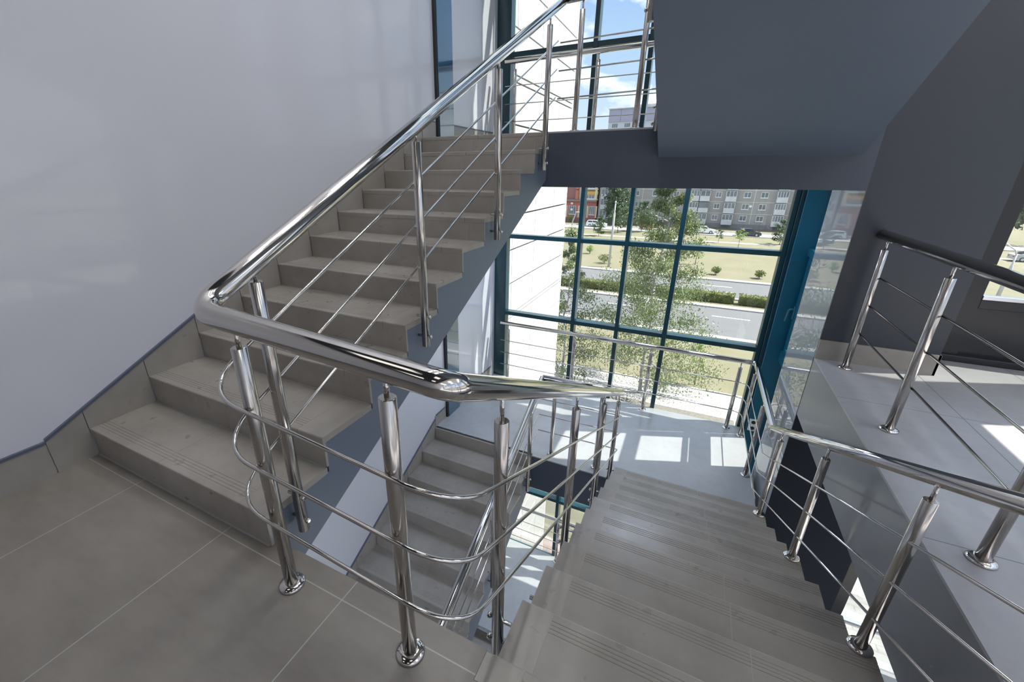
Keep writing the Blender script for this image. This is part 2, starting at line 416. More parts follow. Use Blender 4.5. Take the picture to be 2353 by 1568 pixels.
def left_flight(label):
    t = thing('stair_flight', (WL/2, 0, 0), label, 'staircase', 'left stair flights')
    # waist slab
    poly = [(0.012, -.235+.488*.012)]
    for k in range(1, 12):
        poly += [((k-1)*G_+.012, (k-1)*R_-.028 if k > 1 else -.02), ((k-1)*G_+.012, k*R_-.03)]
    poly += [(FY, 11*R_-.03), (FY, -.235+.488*FY)]
    poly[1] = (0.012, -.012)
    s = MB().prism(poly, 'x', .0, WL-.003); s.build('waist_slab', 'slate_blue', t)
    for k in range(1, 12):
        y = (k-1)*G_; z = k*R_
        j = .58 if k % 2 else .64
        m = MB()
        for a, b in ((.013, j-.0015), (j+.0015, 1.168), (1.171, WL)):
            m.box(a, b, y+.002, y+.014, z-R_+.002, z-.0305)
        m.grout_from = len(m.f)
        for x in (j, 1.1695): m.box(x-.0016, x+.0016, y+.003, y+.012, z-R_+.003, z-.031)
        m.box(.013, WL-.01, y-.004, y+.003, z-R_-.0005, z-R_+.0022)
        m.build('riser', 'tile_step', t)
        if k < 11:
            m = MB(); d = G_+.001
            for a, b in ((.013, j+.02-.0015), (j+.02+.0015, 1.138)): m.prism(tread_profile(y, z, d, 1), 'x', a, b)
            m.prism(plain_profile(y, z, d, 1), 'x', 1.1405, WL)
            m.grout_from = len(m.f)
            for x in (j+.02, 1.13925): m.box(x-.0015, x+.0015, y+.003, y+G_, z-.02, z-.0008)
        else:
            m = MB(); d = .05
            for a, b in ((.013, .62), (.623, WL)): m.prism(plain_profile(y, z, d, 1), 'x', a, b)
        m.build('tread', 'tile_step', t)
    # wall skirting, one raking tile per step
    for k in range(0, 11):
        ya, yb = (k-1)*G_+.0, k*G_-.004
        if k == 0: ya = -.16
        za, zb = .25+.49*ya, .25+.49*yb
        ba = max(0, k*R_); m = MB()
        if k == 0: m.prism([(ya, 0), (yb, 0), (yb, zb), (ya, .172)], 'x', 0, .012)
        else: m.prism([(ya, ba-.001), (yb, ba-.001), (yb+.004, ba+R_), (yb, zb), (ya, za)][:2]+[(yb, zb), (ya, za)], 'x', 0, .012)
        m.build('skirting', 'tile_step', t)
    m = MB().prism([(-.16, .172), (0, .25), (FY, .25+.49*FY), (FY, .263+.49*FY), (0, .264), (-.16, .186)], 'x', 0, .016)
    m.build('edge_trim', 'dark_trim', t)
    return t
lf = left_flight('beige tiled flight climbing along the white wall on the left')
l2 = copy_tree(lf, (0, 0, -H)); l2['label'] = 'lower left flight seen through the stairwell, climbing to the sunlit landing'
l3 = copy_tree(lf, (0, 0, -2*H)); l3['label'] = 'deepest left flight, barely seen at the bottom of the stairwell'

def right_flight(label):
    t = thing('stair_flight', ((X0+X1)/2, YD, 0), label, 'staircase', 'right stair flights')
    zs = lambda y: -1.865+.49*(FY-y)
    poly = [(YD, zs(YD)), (YD, -.03)]
    for k in range(0, 11):
        y = YD+k*G_
        if k: poly += [(y-.012, -k*R_-.03)]
        poly += [(y-.012, -(k+1)*R_-.03)] if k < 10 else [(y-.012, -11*R_-.03)]
    poly = [(YD-.012, zs(YD-.012)), (YD-.012, -R_-.03)]
    for k in range(1, 11):
        y = YD+k*G_; poly += [(y-.012, -k*R_-.03), (y-.012, -(k+1)*R_-.03)]
    poly += [(FY, -11*R_-.03), (FY, zs(FY))]
    MB().prism(poly, 'x', X0+.003, X1-.003).build('waist_slab', 'slate_blue', t)
    for k in range(0, 11):
        y = YD+k*G_; z = -k*R_
        m = MB()
        j = 2.93+(.012*(k % 3))
        for a, b in ((X0, X0+.115), (X0+.118, j), (j+.003, X1)): m.box(a, b, y-.014, y-.002, z-R_+.001, z-.0305)
        m.build('riser', 'tile_step', t)
        m = MB(); d = G_+.001 if k else .0885
        if True:
            m.prism(plain_profile(y, z, d, -1), 'x', X0, X0+.118)
            m.prism(tread_profile(y, z, d, -1), 'x', X0+.121, j); m.prism(tread_profile(y, z, d, -1), 'x', j+.003, X1)
            m.grout_from = len(m.f)
            for x in (X0+.1195, j+.0015): m.box(x-.0016, x+.0016, y-d, y-.003, z-.02, z-.0008)
        m.build('tread', 'tile_step', t)
    return t
rf = right_flight('grooved grey flight descending to the sunlit half landing')
r2_ = copy_tree(rf, (0, 0, H)); r2_['label'] = 'upper flight whose dark smooth underside slopes across the top right'
r3_ = copy_tree(rf, (0, 0, -H)); r3_['label'] = 'flight hidden under the descending stairs, one storey below'

# ------------------------------------------------------------------ balustrades
PR = .0212
def post(parent, x, y, z0, ztop, zrail, side=None, name='post'):
    m = MB()
    m.lathe([(PR, 0), (PR, ztop-z0-.002), (PR-.002, ztop-z0)], (x, y, z0), 24)
    p = m.build(name, 'brushed', parent)
    MB().tube([(x, y, ztop-.004), (x, y, zrail)], .0068, 12).build('stem', 'steel', p)
    if side is None:
        MB().lathe([(.043, 0), (.043, .006), (.040, .011), (.030, .015), (PR+.001, .017)], (x, y, z0), 28).build('base_flange', 'steel', p)
    else:
        for dz in (.055, .165):
            m = MB(); a = -side*(PR+.016); b = side*.05
            m.lathe([(.007, 0), (.007, abs(b-a))], (x+min(a, b), y, z0+dz), 12, 'x')
            m.lathe([(.006, 0), (.011, .004), (.011, .012), (.006, .016)], (x+(-side*(PR+.018) if side > 0 else PR+.002), y, z0+dz), 14, 'x')
            m.build('bolt', 'steel', p)
    return p

RL = lambda y: 1.036+.488*y        # rail height over the left flight
RR = lambda y: .886-.4955*y        # rail height over the right flight
XL, XR, YI, YN = 1.33, 2.137, -.075, 3.185
def bar_pts(off, yo, left=True, right=True, inner=True):
    a = XL-.03; b = XR+.03
    p = []
    if left: p += [(a, YN-.03, RL(YN)+off)]
    p += [(a, YI-yo, RL(YI)+off), (b, YI-yo, RR(YI)+off)]
    if right: p += [(b, YN+.03, RR(YN)+off)]
    if right and inner: p += [(a, YN+.03, RL(YN)-H+off)]
    return p
def main_balustrade(dz, label, left=True, inner_end=True):
    t = thing('balustrade', (1.75, YI, dz), label, 'balustrade', 'stairwell balustrades')
    D = Vector((0, 0, dz))
    def sh(pts): return [Vector(p)+D for p in pts]
    pts = []
    if left: pts += [(XL, YN, RL(YN))]
    pts += [(XL, YI, RL(YI)-.03), (XR, YI, RR(YI)), (XR, YN, RR(YN)), (XL, YN, RL(YN)-H)]
    rr = [.085, .05, .03] if left else [.05, .03]
    MB().tube(fillet(sh(pts), rr, 8), .0322, 24).build('handrail', 'steel', t)
    for off, bo in ((-.276, 0), (-.474, 0), (-.678, 0)):
        bp = bar_pts(off, .03, left)
        MB().tube(fillet(sh(bp), [.17, .17, .05] if left else [.17, .05], 10), .0062, 10).build('bar', 'steel', t)
    if left:
        for y in (.117, 1.035, 1.945, 2.852): post(t, XL, y, -.052+.49*y+dz, RL(y)-.082+dz, RL(y)-.02+dz, side=-1)
    for x in (1.483, 1.978):
        f = (x-XL)/(XR-XL); zr = (RL(YI)-.03)*(1-f)+RR(YI)*f
        post(t, x, YI, dz, zr-.072+dz, zr-.02+dz)
    for y in (.205, 1.165, 2.115, 3.045): post(t, XR, y, RR(y)-1.06+dz, RR(y)-.1+dz, RR(y)-.02+dz, side=1)
    for x in (1.475, 1.963):
        f = (x-XL)/(XR-XL); zr = (RL(YN)-H)*(1-f)+RR(YN)*f
        post(t, x, YN, -H/2+dz, zr-.085+dz, zr-.02+dz)
    return t
main_balustrade(0, 'polished steel balustrade turning around the near landing edge')
main_balustrade(-H, 'steel balustrade down the lower left flight inside the stairwell')
main_balustrade(H, 'steel balustrade on the upper landing, passing behind the dark sloping soffit', left=False)

def window_guard(dz, label, stair=True):
    t = thing('balustrade', (1.7, 4.685, -H/2+dz), label, 'balustrade', 'window side balustrades')
    z = -.735+dz; yg, xg = 4.685, 3.405
    ZR = lambda y: .865-.4985*(y)+dz
    zk = z
    pts = [(.175, yg, z), (xg, yg, z)]
    yk = 3.20
    if stair: pts += [(xg, yk, z), (xg, -.12, z+.4985*(yk+.12))]
    else: pts += [(xg, 3.2, z)]
    MB().tube(fillet(pts, [.05, .03] if stair else [.05], 8), .0285, 20).build('handrail', 'steel', t)
    for off in (-.262, -.455, -.648):
        p = [(.19, yg-.028, z+off), (xg-.028, yg-.028, z+off)]
        if stair: p += [(xg-.028, yk-.02, z+off), (xg-.028, -.12, z+off+.4985*(yk-.02+.12))]
        else: p += [(xg-.028, 3.2, z+off)]
        MB().tube(fillet(p, [.12, .02] if stair else [.12], 9), .0058, 10).build('bar', 'steel', t)
    for x in (.298, 1.285, 2.275, 3.262): post(t, x, yg, -H/2+dz, z-.085, z-.02)
    for y in (4.565, 3.765): post(t, xg, y, -H/2+dz, z-.085, z-.02)
    if stair:
        for n, y in ((9, 2.800), (6, 1.885), (3, .968), (0, -.06)):
            zr = z+.4985*(yk-y); post(t, xg-.02, y, -n*R_+dz, zr-.085, zr-.02)
    return t
window_guard(0, 'steel guard rail along the big window and up the right of the stairs')
window_guard(H, 'upper guard rail in front of the sky at the window', stair=False)
window_guard(-H, 'guard rail by the lowest window glimpsed through the stairwell', stair=False)

g = thing('balustrade', (3.655, 1, 0), 'steel balustrade along the gallery floor edge on the right', 'balustrade')
MB().tube([(3.655, FY-.002, .935), (3.655, -1.2, .935)], .0315, 20).build('handrail', 'steel', g)
ys = [2.94, 2.058, 1.12, .2, -.75]
for y in ys: post(g, 3.655, y, 0, .852, .915)
for z in (.665, .468, .262):
    m = MB()
    m.tube([(3.680, 2.94, z), (3.680, -1.2, z)], .0062, 10); m.build('bar', 'steel', g)

# ------------------------------------------------------------------ ceiling lamps (above and behind the viewer) and added unseen fill lamps
def ceiling_or_fill_lamp(x, y, z, kind, label):
    t = thing('ceiling_or_fill_light', (x, y, z), label, 'ceiling light', 'flat ceiling panels')
    ring_ = MB(); ring_.box(x-.31, x+.31, y-.31, y-.295, z-.02, z).box(x-.31, x+.31, y+.295, y+.31, z-.02, z).box(x-.31, x-.295, y-.295, y+.295, z-.02, z).box(x+.295, x+.31, y-.295, y+.295, z-.02, z)
    ring_.build('frame', 'white_plastic', t)
    MB().box(x-.295, x+.295, y-.295, y+.295, z-.014, z-.002).build('diffuser', 'lamp_'+kind, t)
for x in (.8, 2.6):
    for y in (-.9, -2.6): ceiling_or_fill_lamp(x, y, H-.285, 'hall', 'flat square ceiling lamp above the near landing, outside the photo')
for x in (4.4, 5.3):  # unseen gallery lamps, added as cool interior fill
    for y in (1.8, -.4, -2.6): ceiling_or_fill_lamp(x, y, H-.53, 'gallery', 'added square fill lamp above the gallery, out of view')
for x in (.8, 2.6): ceiling_or_fill_lamp(x, -1.0, -.285, 'half', 'added square fill lamp over the floor below, out of view')  # unseen lamps added to brighten the storey below
for x in (.75, 2.4):  # unseen lamps added to fill the half landings with cool light
    ceiling_or_fill_lamp(x, 3.95, H/2-.2, 'half', 'added square fill lamp under the upper half landing, hidden by its beam')
    ceiling_or_fill_lamp(x, 3.95, -H/2-.2, 'half', 'added square fill lamp under the sunlit half landing, hidden by its beam')
for x in (.5, 1.75, 3.0):  # unseen lamps added to light the stairwell from above
    for y in (1.3, 3.7):
        t = thing('linear_fill_light', (x, y, 6.9), 'added slim fill lamp at the head of the stairwell, out of view', 'ceiling light', 'added stairwell fill lamps')
        MB().box(x-.04, x+.04, y-.85, y+.85, 6.84, 6.9, .004).build('housing', 'white_plastic', t)
        MB().box(x-.026, x+.026, y-.82, y+.82, 6.832, 6.8395).build('diffuser', 'lamp_top', t)


# ------------------------------------------------------------------ outside: ground, road, lawns
GZ = -10.5
M_['grass'] = principled('dry_grass', (.135, .118, .075), .9, mott=(.105, .10, .058), mscale=.35)
M_['asphalt'] = principled('asphalt', (.092, .092, .099), .85, mott=(.083, .083, .09), mscale=1.2)
M_['kerb'] = principled('pale_kerb', (.30, .295, .285), .8)
M_['paint'] = principled('road_paint', (.62, .62, .62), .7)
M_['gravel'] = principled('gravel', (.15, .135, .12), .95, mott=(.085, .08, .072), mscale=9)
def paver_material(name, c1, c2, gap, sx, sy_):
    m = bpy.data.materials.new(name); nt = nodes_of(m); L = nt.links.new
    p = N(nt, 'ShaderNodeBsdfPrincipled'); o = N(nt, 'ShaderNodeOutputMaterial'); L(p.outputs[0], o.inputs[0]); p.inputs['Roughness'].default_value = .85
    tc = N(nt, 'ShaderNodeTexCoord'); b = N(nt, 'ShaderNodeTexBrick'); b.inputs['Scale'].default_value = 1
    b.inputs['Color1'].default_value = (*c1, 1); b.inputs['Color2'].default_value = (*c2, 1); b.inputs['Mortar'].default_value = (*gap, 1)
    b.inputs['Brick Width'].default_value = sx; b.inputs['Row Height'].default_value = sy_; b.inputs['Mortar Size'].default_value = .012
    L(tc.outputs['Object'], b.inputs['Vector']); L(b.outputs['Color'], p.inputs['Base Color']); return m
M_['paver'] = paver_material('paving_blocks', (.225, .215, .205), (.26, .245, .235), (.13, .12, .115), .42, .22)
M_['pinkpaver'] = paver_material('pink_paving', (.24, .175, .16), (.27, .21, .195), (.15, .12, .11), .42, .22)

struct('lawn', MB().box(-400, 400, 5, 420, GZ-.5, GZ), 'grass')
struct('road', MB().box(-400, 400, 47.0, 55.0, GZ, GZ+.02).box(-400, 400, 34.6, 43.0, GZ, GZ+.02), 'asphalt')
struct('parking_lane', MB().box(-400, 400, 98.3, 104.4, GZ, GZ+.02), 'kerb')
k_ = MB()
for a, b in ((55.0, 55.9), (46.6, 47.0), (42.9, 43.7), (34.0, 34.6), (98.0, 98.3), (104.4, 104.7)): k_.box(-400, 400, a, b, GZ, GZ+.13)
struct('kerb', k_, 'kerb')
k_ = MB()
for x in range(-60, 80, 9):
    k_.box(x+1.1, x+4.1, 52.1, 52.25, GZ+.02, GZ+.026); k_.box(x+1.1, x+4.1, 49.6, 49.75, GZ+.02, GZ+.026); k_.box(x+2.0, x+4.9, 40.1, 40.25, GZ+.02, GZ+.026)
struct('road_marking', k_, 'paint')
struct('footpath', MB().box(-400, 400, 88.0, 89.2, GZ, GZ+.012), 'kerb')
struct('pavement', MB().box(-400, 400, 21.6, 24.7, GZ, GZ+.03).box(5.8, 60, 4.9, 21.6, GZ, GZ+.03), 'paver')
struct('pavement', MB().box(-30, 5.8, 8.7, 10.3, GZ, GZ+.03), 'pinkpaver')
struct('pavement_edge', MB().box(-400, 400, 22.95, 23.2, GZ+.03, GZ+.05), 'paint')
struct('gravel_bed', MB().box(-3, 5.8, 15.5, 21.6, GZ, GZ+.02), 'gravel')

# ------------------------------------------------------------------ planting
def leaf_mat(name, c1, c2):
    m = bpy.data.materials.new(name); nt = nodes_of(m); L = nt.links.new
    p = N(nt, 'ShaderNodeBsdfPrincipled'); o = N(nt, 'ShaderNodeOutputMaterial')
    tc = N(nt, 'ShaderNodeTexCoord'); n = N(nt, 'ShaderNodeTexNoise'); n.inputs['Scale'].default_value = 1.6; n.inputs['Detail'].default_value = 4
    L(tc.outputs['Object'], n.inputs['Vector']); r = ramp(nt, [(.35, c1), (.65, c2)]); L(n.outputs['Fac'], r.inputs[0]); L(r.outputs[0], p.inputs['Base Color'])
    p.inputs['Roughness'].default_value = .5
    t = N(nt, 'ShaderNodeBsdfTranslucent'); L(r.outputs[0], t.inputs[0])
    mx = N(nt, 'ShaderNodeMixShader'); mx.inputs[0].default_value = .35; L(p.outputs[0], mx.inputs[1]); L(t.outputs[0], mx.inputs[2]); L(mx.outputs[0], o.inputs[0]); return m
M_['leaf_birch'] = leaf_mat('birch_leaves', (.10, .14, .06), (.21, .245, .11))
M_['leaf_dark'] = leaf_mat('dark_leaves', (.05, .085, .05), (.10, .14, .07))
M_['leaf_lime'] = leaf_mat('lime_leaves', (.17, .26, .07), (.30, .36, .11))
M_['leaf_gold'] = leaf_mat('golden_leaves', (.28, .30, .08), (.40, .38, .14))
M_['leaf_hedge'] = leaf_mat('hedge_leaves', (.08, .11, .035), (.19, .20, .06))
M_['bark_white'] = principled('birch_bark', (.55, .53, .50), .8, mott=(.18, .17, .16), mscale=5)
M_['bark'] = principled('bark', (.14, .11, .085), .9)
def leaves(mb, c, rx, rz, n, size, rnd, shell=.5, droop=0.0):
    for _ in range(n):
        while True:
            d = Vector((rnd.uniform(-1, 1), rnd.uniform(-1, 1), rnd.uniform(-1, 1)))
            if .05 < d.length < 1: break
        d = d.normalized()*(shell+(1-shell)*rnd.random())
        p = Vector((c[0]+d.x*rx, c[1]+d.y*rx, c[2]+d.z*rz))
        a = Vector((rnd.uniform(-1, 1), rnd.uniform(-1, 1), rnd.uniform(-1, 1)-droop)).normalized()
        b = a.cross(Vector((rnd.uniform(-1, 1), rnd.uniform(-1, 1), rnd.uniform(-1, 1)))).normalized()
        s_ = size*rnd.uniform(.6, 1.3)
        mb.add([p-a*s_, p+b*s_*.55, p+a*s_, p-b*s_*.55], [(0, 1, 2, 3)])
def tree(name, x, y, h, r, label, leaf, bark, n, size, seed, low=.15, group=None, cat='tree', droop=.6, taper=1.0, slim=False):
    rnd = random.Random(seed)
    t = thing(name, (x, y, GZ), label, cat, group)
    tr = MB(); lv = MB()
    pts = [Vector((x, y, GZ-.1))]
    for k in range(1, 9): pts.append(Vector((x+rnd.uniform(-.04, .04)*h*.3, y+rnd.uniform(-.04, .04)*h*.3, GZ+h*.96*k/8)))
    tr.tube(pts, max(.03, h*(.0085 if slim else .0135)), 8, r1=.012)
    nb = max(6, int(h*3.2)); per = n//(nb*3)
    for k in range(nb):
        f = low+(1-low)*((k+.5)/nb); i = min(7, int(f*8)); base = pts[i].lerp(pts[i+1], f*8-i)
        prof = math.sin(PI*min(1, (1-f)/(1-low)*.62+.10))**.8
        if slim: prof *= (1-f*.78)*1.34
        ln = r*(prof*taper+(1-taper)*.5)*rnd.uniform(.75, 1.1); an = k*2.4+rnd.uniform(-.4, .4)
        e = base+Vector((math.cos(an)*ln, math.sin(an)*ln, ln*.25))
        tip = e+Vector((math.cos(an)*ln*.15, math.sin(an)*ln*.15, -ln*.25*droop))
        tr.tube([base, base.lerp(e, .5)+Vector((0, 0, ln*.08)), e, tip], max(.008, h*.0030), 5, r1=.004)
        for j, q in enumerate((.42, .75, 1.02)):
            c = base.lerp(e, q); c.z -= droop*ln*.16
            leaves(lv, c, ln*.33+.08, ln*.30+.12, per, size, rnd, .15, droop)
    leaves(lv, pts[-1], r*.22+.05, h*.05+.05, n//14, size, rnd, .1)
    tr.build('trunk', bark, t); f = lv.build('foliage', leaf, t); f['kind'] = 'stuff'
    return t
tree('birch_tree', 1.15, 22.6, 12.4, 3.2, 'tall birch with airy foliage right in front of the big window', 'leaf_birch', 'bark_white', 42000, .052, 3, low=.10, droop=1.3, slim=True)
tree('birch_tree', -3.15, 21.2, 9.2, 1.75, 'slim birch half hidden by the white facade', 'leaf_birch', 'bark_white', 13000, .05, 5, low=.12, droop=1.2, slim=True)
tree('small_tree', 3.95, 25.1, 2.7, .42, 'little green tree on a thin stem beside the pavement', 'leaf_lime', 'bark', 420, .07, 8, low=.45)
tree('broadleaf_tree', -15.2, 108.4, 11.8, 3.0, 'tall leafy tree against the pale flats beside the red building', 'leaf_dark', 'bark', 5200, .22, 11, low=.12)
tree('broadleaf_tree', -12.3, 94.4, 5.9, 2.1, 'round tree behind the plain lamp post', 'leaf_dark', 'bark', 2300, .16, 12, low=.2)
tree('broadleaf_tree', -14.8, 87.6, 4.0, 1.4, 'bushy young tree in front of the white estate car', 'leaf_dark', 'bark', 1500, .13, 13, low=.14)
tree('broadleaf_tree', -8.0, 98.5, 6.2, 2.2, 'dark tree beside the red car', 'leaf_dark', 'bark', 2300, .16, 14, low=.22)
tree('broadleaf_tree', 16.0, 89.9, 4.2, 1.7, 'tree at the right edge of the lawn behind the window post', 'leaf_dark', 'bark', 1700, .14, 15, low=.1)
tree('sapling', 6.5, 87.8, 2.3, .75, 'dark sapling near the white saloon car', 'leaf_dark', 'bark', 330, .11, 16, low=.35)
tree('sapling', 9.3, 82.7, 3.1, .8, 'bright green sapling in front of the dark hatchback', 'leaf_lime', 'bark', 460, .11, 17, low=.45)
tree('sapling', 3.2, 64.3, 3.6, .9, 'pale sapling on the lawn right of the big birch', 'leaf_lime', 'bark', 500, .09, 18, low=.3)
tree('golden_shrub', .4, 97.0, 3.2, 1.9, 'golden shrub left of the white saloon car', 'leaf_gold', 'bark', 1500, .14, 19, low=.05, cat='shrub')
def bush(x, y, r, h, label, seed, leaf='leaf_hedge'):
    t = thing('bush', (x, y, GZ), label, 'bush'); rnd = random.Random(seed)
    m = MB(); leaves(m, (x, y, GZ+h*.6), r, h*.45, 520, .09, rnd, .3); f = m.build('foliage', leaf, t); f['kind'] = 'stuff'
    MB().tube([(x, y, GZ-.05), (x, y, GZ+h*.5)], .05, 6, r1=.02).build('stem', 'bark', t)
bush(-8.2, 59.8, 1.0, 1.3, 'round bush on the lawn left of the plain lamp post', 1)
bush(5.6, 58.6, .6, 1.0, 'low bush above the road, left one of the right lawn pair', 2)
bush(10.2, 58.5, .65, 1.0, 'low bush above the road, nearest the right window post', 3)
bush(-11.8, 66.5, .6, 1.3, 'light green shoot on the left lawn', 4, 'leaf_lime')
bush(-27.0, 110.9, 1.1, 1.6, 'bush at the foot of the red building', 5, 'leaf_lime')
def hedge(x0, x1, y, label, seed):
    t = thing('hedge', ((x0+x1)/2, y, GZ), label, 'hedge', 'hedges on the road median'); rnd = random.Random(seed)
    core = MB().box(x0, x1, y-.42, y+.42, GZ, GZ+.86, .12); core.build('twigs', 'leaf_hedge', t)
    m = MB(); n = int((x1-x0)*230)
    for _ in range(n):
        f_ = rnd.random(); x = rnd.uniform(x0-.05, x1+.05)
        if f_ < .5: p = Vector((x, y-.45+rnd.uniform(-.06, .06), GZ+rnd.uniform(.02, .95)))
        else: p = Vector((x, y+rnd.uniform(-.5, .5), GZ+.9+rnd.uniform(-.08, .08)))
        a = Vector((rnd.uniform(-1, 1), rnd.uniform(-1, 1), rnd.uniform(-1, 1))).normalized(); b = a.cross(Vector((.3, .5, rnd.uniform(-1, 1)))).normalized()
        m.add([p-a*.07, p+b*.045, p+a*.07, p-b*.045], [(0, 1, 2, 3)])
    f = m.build('foliage', 'leaf_hedge', t); f['kind'] = 'stuff'
hedge(-22, -.4, 45.4, 'long clipped hedge on the median, left stretch', 21)
hedge(-.2, 6.9, 45.4, 'clipped hedge on the median between the birch and the gap', 22)
hedge(7.3, 15, 45.4, 'clipped hedge on the median right of the gap', 23)

# ------------------------------------------------------------------ street lamps
M_['galv'] = principled('galvanised_pole', (.50, .50, .50), .5)
def street_lamp(x, y, top, label, arm=None, thick=3.9):
    t = thing('street_lamp', (x, y, GZ), label, 'street lamp')
    m = MB(); m.lathe([(.16, 0), (.13, thick), (.075, thick+.25), (.06, top)], (x, y, GZ), 14); m.build('pole', 'galv', t)
    if arm:
        pts = fillet([(x, y, GZ+top-.1), (x+arm[0]*.15, y, GZ+top+arm[1]*.35), (x+arm[0], y, GZ+top+arm[1])], .4)
        MB().tube(pts, .055, 10).build('arm', 'galv', t)
        d = 1 if arm[0] > 0 else -1; xx, zz = x+arm[0], GZ+top+arm[1]
        MB().box(min(xx-.1*d, xx+.55*d), max(xx-.1*d, xx+.55*d), y-.14, y+.14, zz-.07, zz+.10, .05).build('lamp_head', 'kerb', t)
    else: MB().lathe([(.07, 0), (.10, .05), (.10, .22), (.05, .28)], (x, y, GZ+top), 12).build('pole_cap', 'galv', t)
street_lamp(-11.66, 53.8, 5.6, 'street lamp with a bent arm beside the white facade', (.45, 1.6), 4.3)
street_lamp(-7.2, 57.6, 8.2, 'plain straight lamp post on the lawn between two window bars', None, 6.9)
street_lamp(29.6, 57.0, 4.6, 'street lamp with a bent arm seen through the gallery window', (-1.3, 1.2), 3.4)

# ------------------------------------------------------------------ cars
def car(x, y, ln, hgt, colour, label, style='saloon', flip=False, dz=0):
    t = thing('car', (x, y, GZ), label, 'car', 'cars parked by the flats')
    paint = principled('car_paint', colour, .25, coat=.6)
    s_ = -1 if flip else 1; w = .84
    def X(u): return x+s_*(u-.5)*ln
    z0 = GZ+.02
    wl = .55*hgt
    body = [(0, .28), (0.0, .62*hgt), (.03, .66*hgt), (.70, .66*hgt), (.97, .52*hgt), (1.0, .45*hgt), (1.0, .24), (.90, .18), (.08, .18)]
    m = MB(); n = len(body); vs = []
    for sy_, ins in ((-1, .06), (-1, 0), (1, 0), (1, .06)):
        for u, z in body: vs.append((X(u*(1-2*ins*.15)+ins*.15), y+sy_*(w-ins), z0+z*(1 if ins == 0 else (.98 if z > .3 else 1.03))))
    fs = [tuple(range(n)), tuple(range(3*n, 4*n))]
    for k in range(3):
        for i in range(n): fs.append((k*n+i, k*n+(i+1) % n, (k+1)*n+(i+1) % n, (k+1)*n+i))
    m.add(vs, fs); m.build('body', paint, t)
    if style == 'saloon': cab = [(.12, .66), (.30, .98), (.58, 1.0), (.76, .66)]
    elif style == 'estate': cab = [(.01, .66), (.06, .97), (.52, 1.0), (.70, .66)]
    else: cab = [(.03, .66), (.14, .98), (.55, 1.0), (.76, .66)]
    m = MB(); vs = []
    for sy_ in (-1, 1):
        for i, (u, z) in enumerate(cab): vs.append((X(u), y+sy_*(w-.08 if i in (0, 3) else w-.20), z0+z*hgt))
    m.add(vs, [(0, 1, 2, 3), (4, 5, 6, 7), (0, 1, 5, 4), (1, 2, 6, 5), (2, 3, 7, 6), (0, 3, 7, 4)]); m.build('cabin', paint, t)
    # side windows and screens, slightly proud of the cabin
    def lerp2(a, b, f): return (a[0]+(b[0]-a[0])*f, a[1]+(b[1]-a[1])*f)
    for (fa, fb) in ((.08, .46), (.51, .93)):
        m = MB()
        for sy_ in (-1, 1):
            lo0 = lerp2(cab[0], cab[3], .06+.88*fa); lo1 = lerp2(cab[0], cab[3], .06+.88*fb); hi0 = lerp2(cab[1], cab[2], fa); hi1 = lerp2(cab[1], cab[2], fb)
            def Pt(lo, hi, q):
                u, z = lerp2(lo, hi, q); yy = (w-.08)+(-.12)*q; return (u, z, yy)
            q4 = [Pt(lo0, hi0, .12), Pt(lo1, hi1, .12), Pt(lo1, hi1, .86), Pt(lo0, hi0, .86)]
            m.add([(X(u), y+sy_*(yy+.012), z0+z*hgt) for u, z, yy in q4]+[(X(u), y+sy_*(yy-.03), z0+z*hgt) for u, z, yy in q4], [(0, 1, 2, 3), (4, 5, 6, 7), (0, 1, 5, 4), (1, 2, 6, 5), (2, 3, 7, 6), (3, 0, 4, 7)])
        m.build('side_window', 'carglass', t)
    for nm, A, B in (('windscreen', cab[3], cab[2]), ('rear_window', cab[0], cab[1])):
        a = lerp2(A, B, .10); b = lerp2(A, B, .88); o_ = .006 if nm == 'windscreen' else -.006
        m = MB(); q = [(X(a[0]+o_), y-.68, z0+a[1]*hgt+.01), (X(a[0]+o_), y+.68, z0+a[1]*hgt+.01), (X(b[0]+o_), y+.58, z0+b[1]*hgt+.01), (X(b[0]+o_), y-.58, z0+b[1]*hgt+.01)]
        q2 = [(px-(.03*s_ if nm == 'windscreen' else -.03*s_), py, pz-.03) for px, py, pz in q]
        m.add(q+q2, [(0, 1, 2, 3), (4, 5, 6, 7), (0, 1, 5, 4), (1, 2, 6, 5), (2, 3, 7, 6), (3, 0, 4, 7)]); m.build(nm, 'carglass', t)
    for u in (.19, .81):
        for sy_ in (-1, 1):
            c = (X(u), y+sy_*(w-.09), z0+.31)
            wh = MB().lathe([(.20, -.10), (.30, -.09), (.315, -.05), (.315, .05), (.30, .09), (.20, .10)], c, 20, 'y').build('wheel', 'rubber', t)
            MB().lathe([(.02, sy_*.112), (.17, sy_*.108), (.19, sy_*.096)], c, 16, 'y').build('hubcap', 'galv', wh)
    for u, nm, mt in ((.985, 'headlight', 'white_plastic'), (.004, 'tail_light', 'tail')):
        m = MB()
        for sy_ in (-1, 1): m.box(min(X(u-.012), X(u+.012)), max(X(u-.012), X(u+.012)), y+sy_*.58-.13, y+sy_*.58+.13, z0+.44*hgt, z0+.52*hgt)
        m.build(nm, mt, t)
M_['tail'] = principled('tail_lamp_red', (.35, .02, .02), .3)
car(-18.6, 103.0, 4.6, 1.48, (.62, .63, .64), 'white estate car parked by the red building', 'estate')
car(-6.7, 102.8, 4.0, 1.42, (.32, .05, .05), 'red car half hidden behind the birch', 'saloon')
car(4.0, 101.0, 4.35, 1.45, (.72, .72, .72), 'white saloon car parked in front of the flats', 'saloon')
car(12.0, 100.2, 4.35, 1.45, (.045, .05, .06), 'dark hatchback parked in front of the flats', 'hatch')
car(45.5, 87.0, 4.7, 1.45, (.42, .43, .46), 'silver car seen through the gallery window', 'saloon')

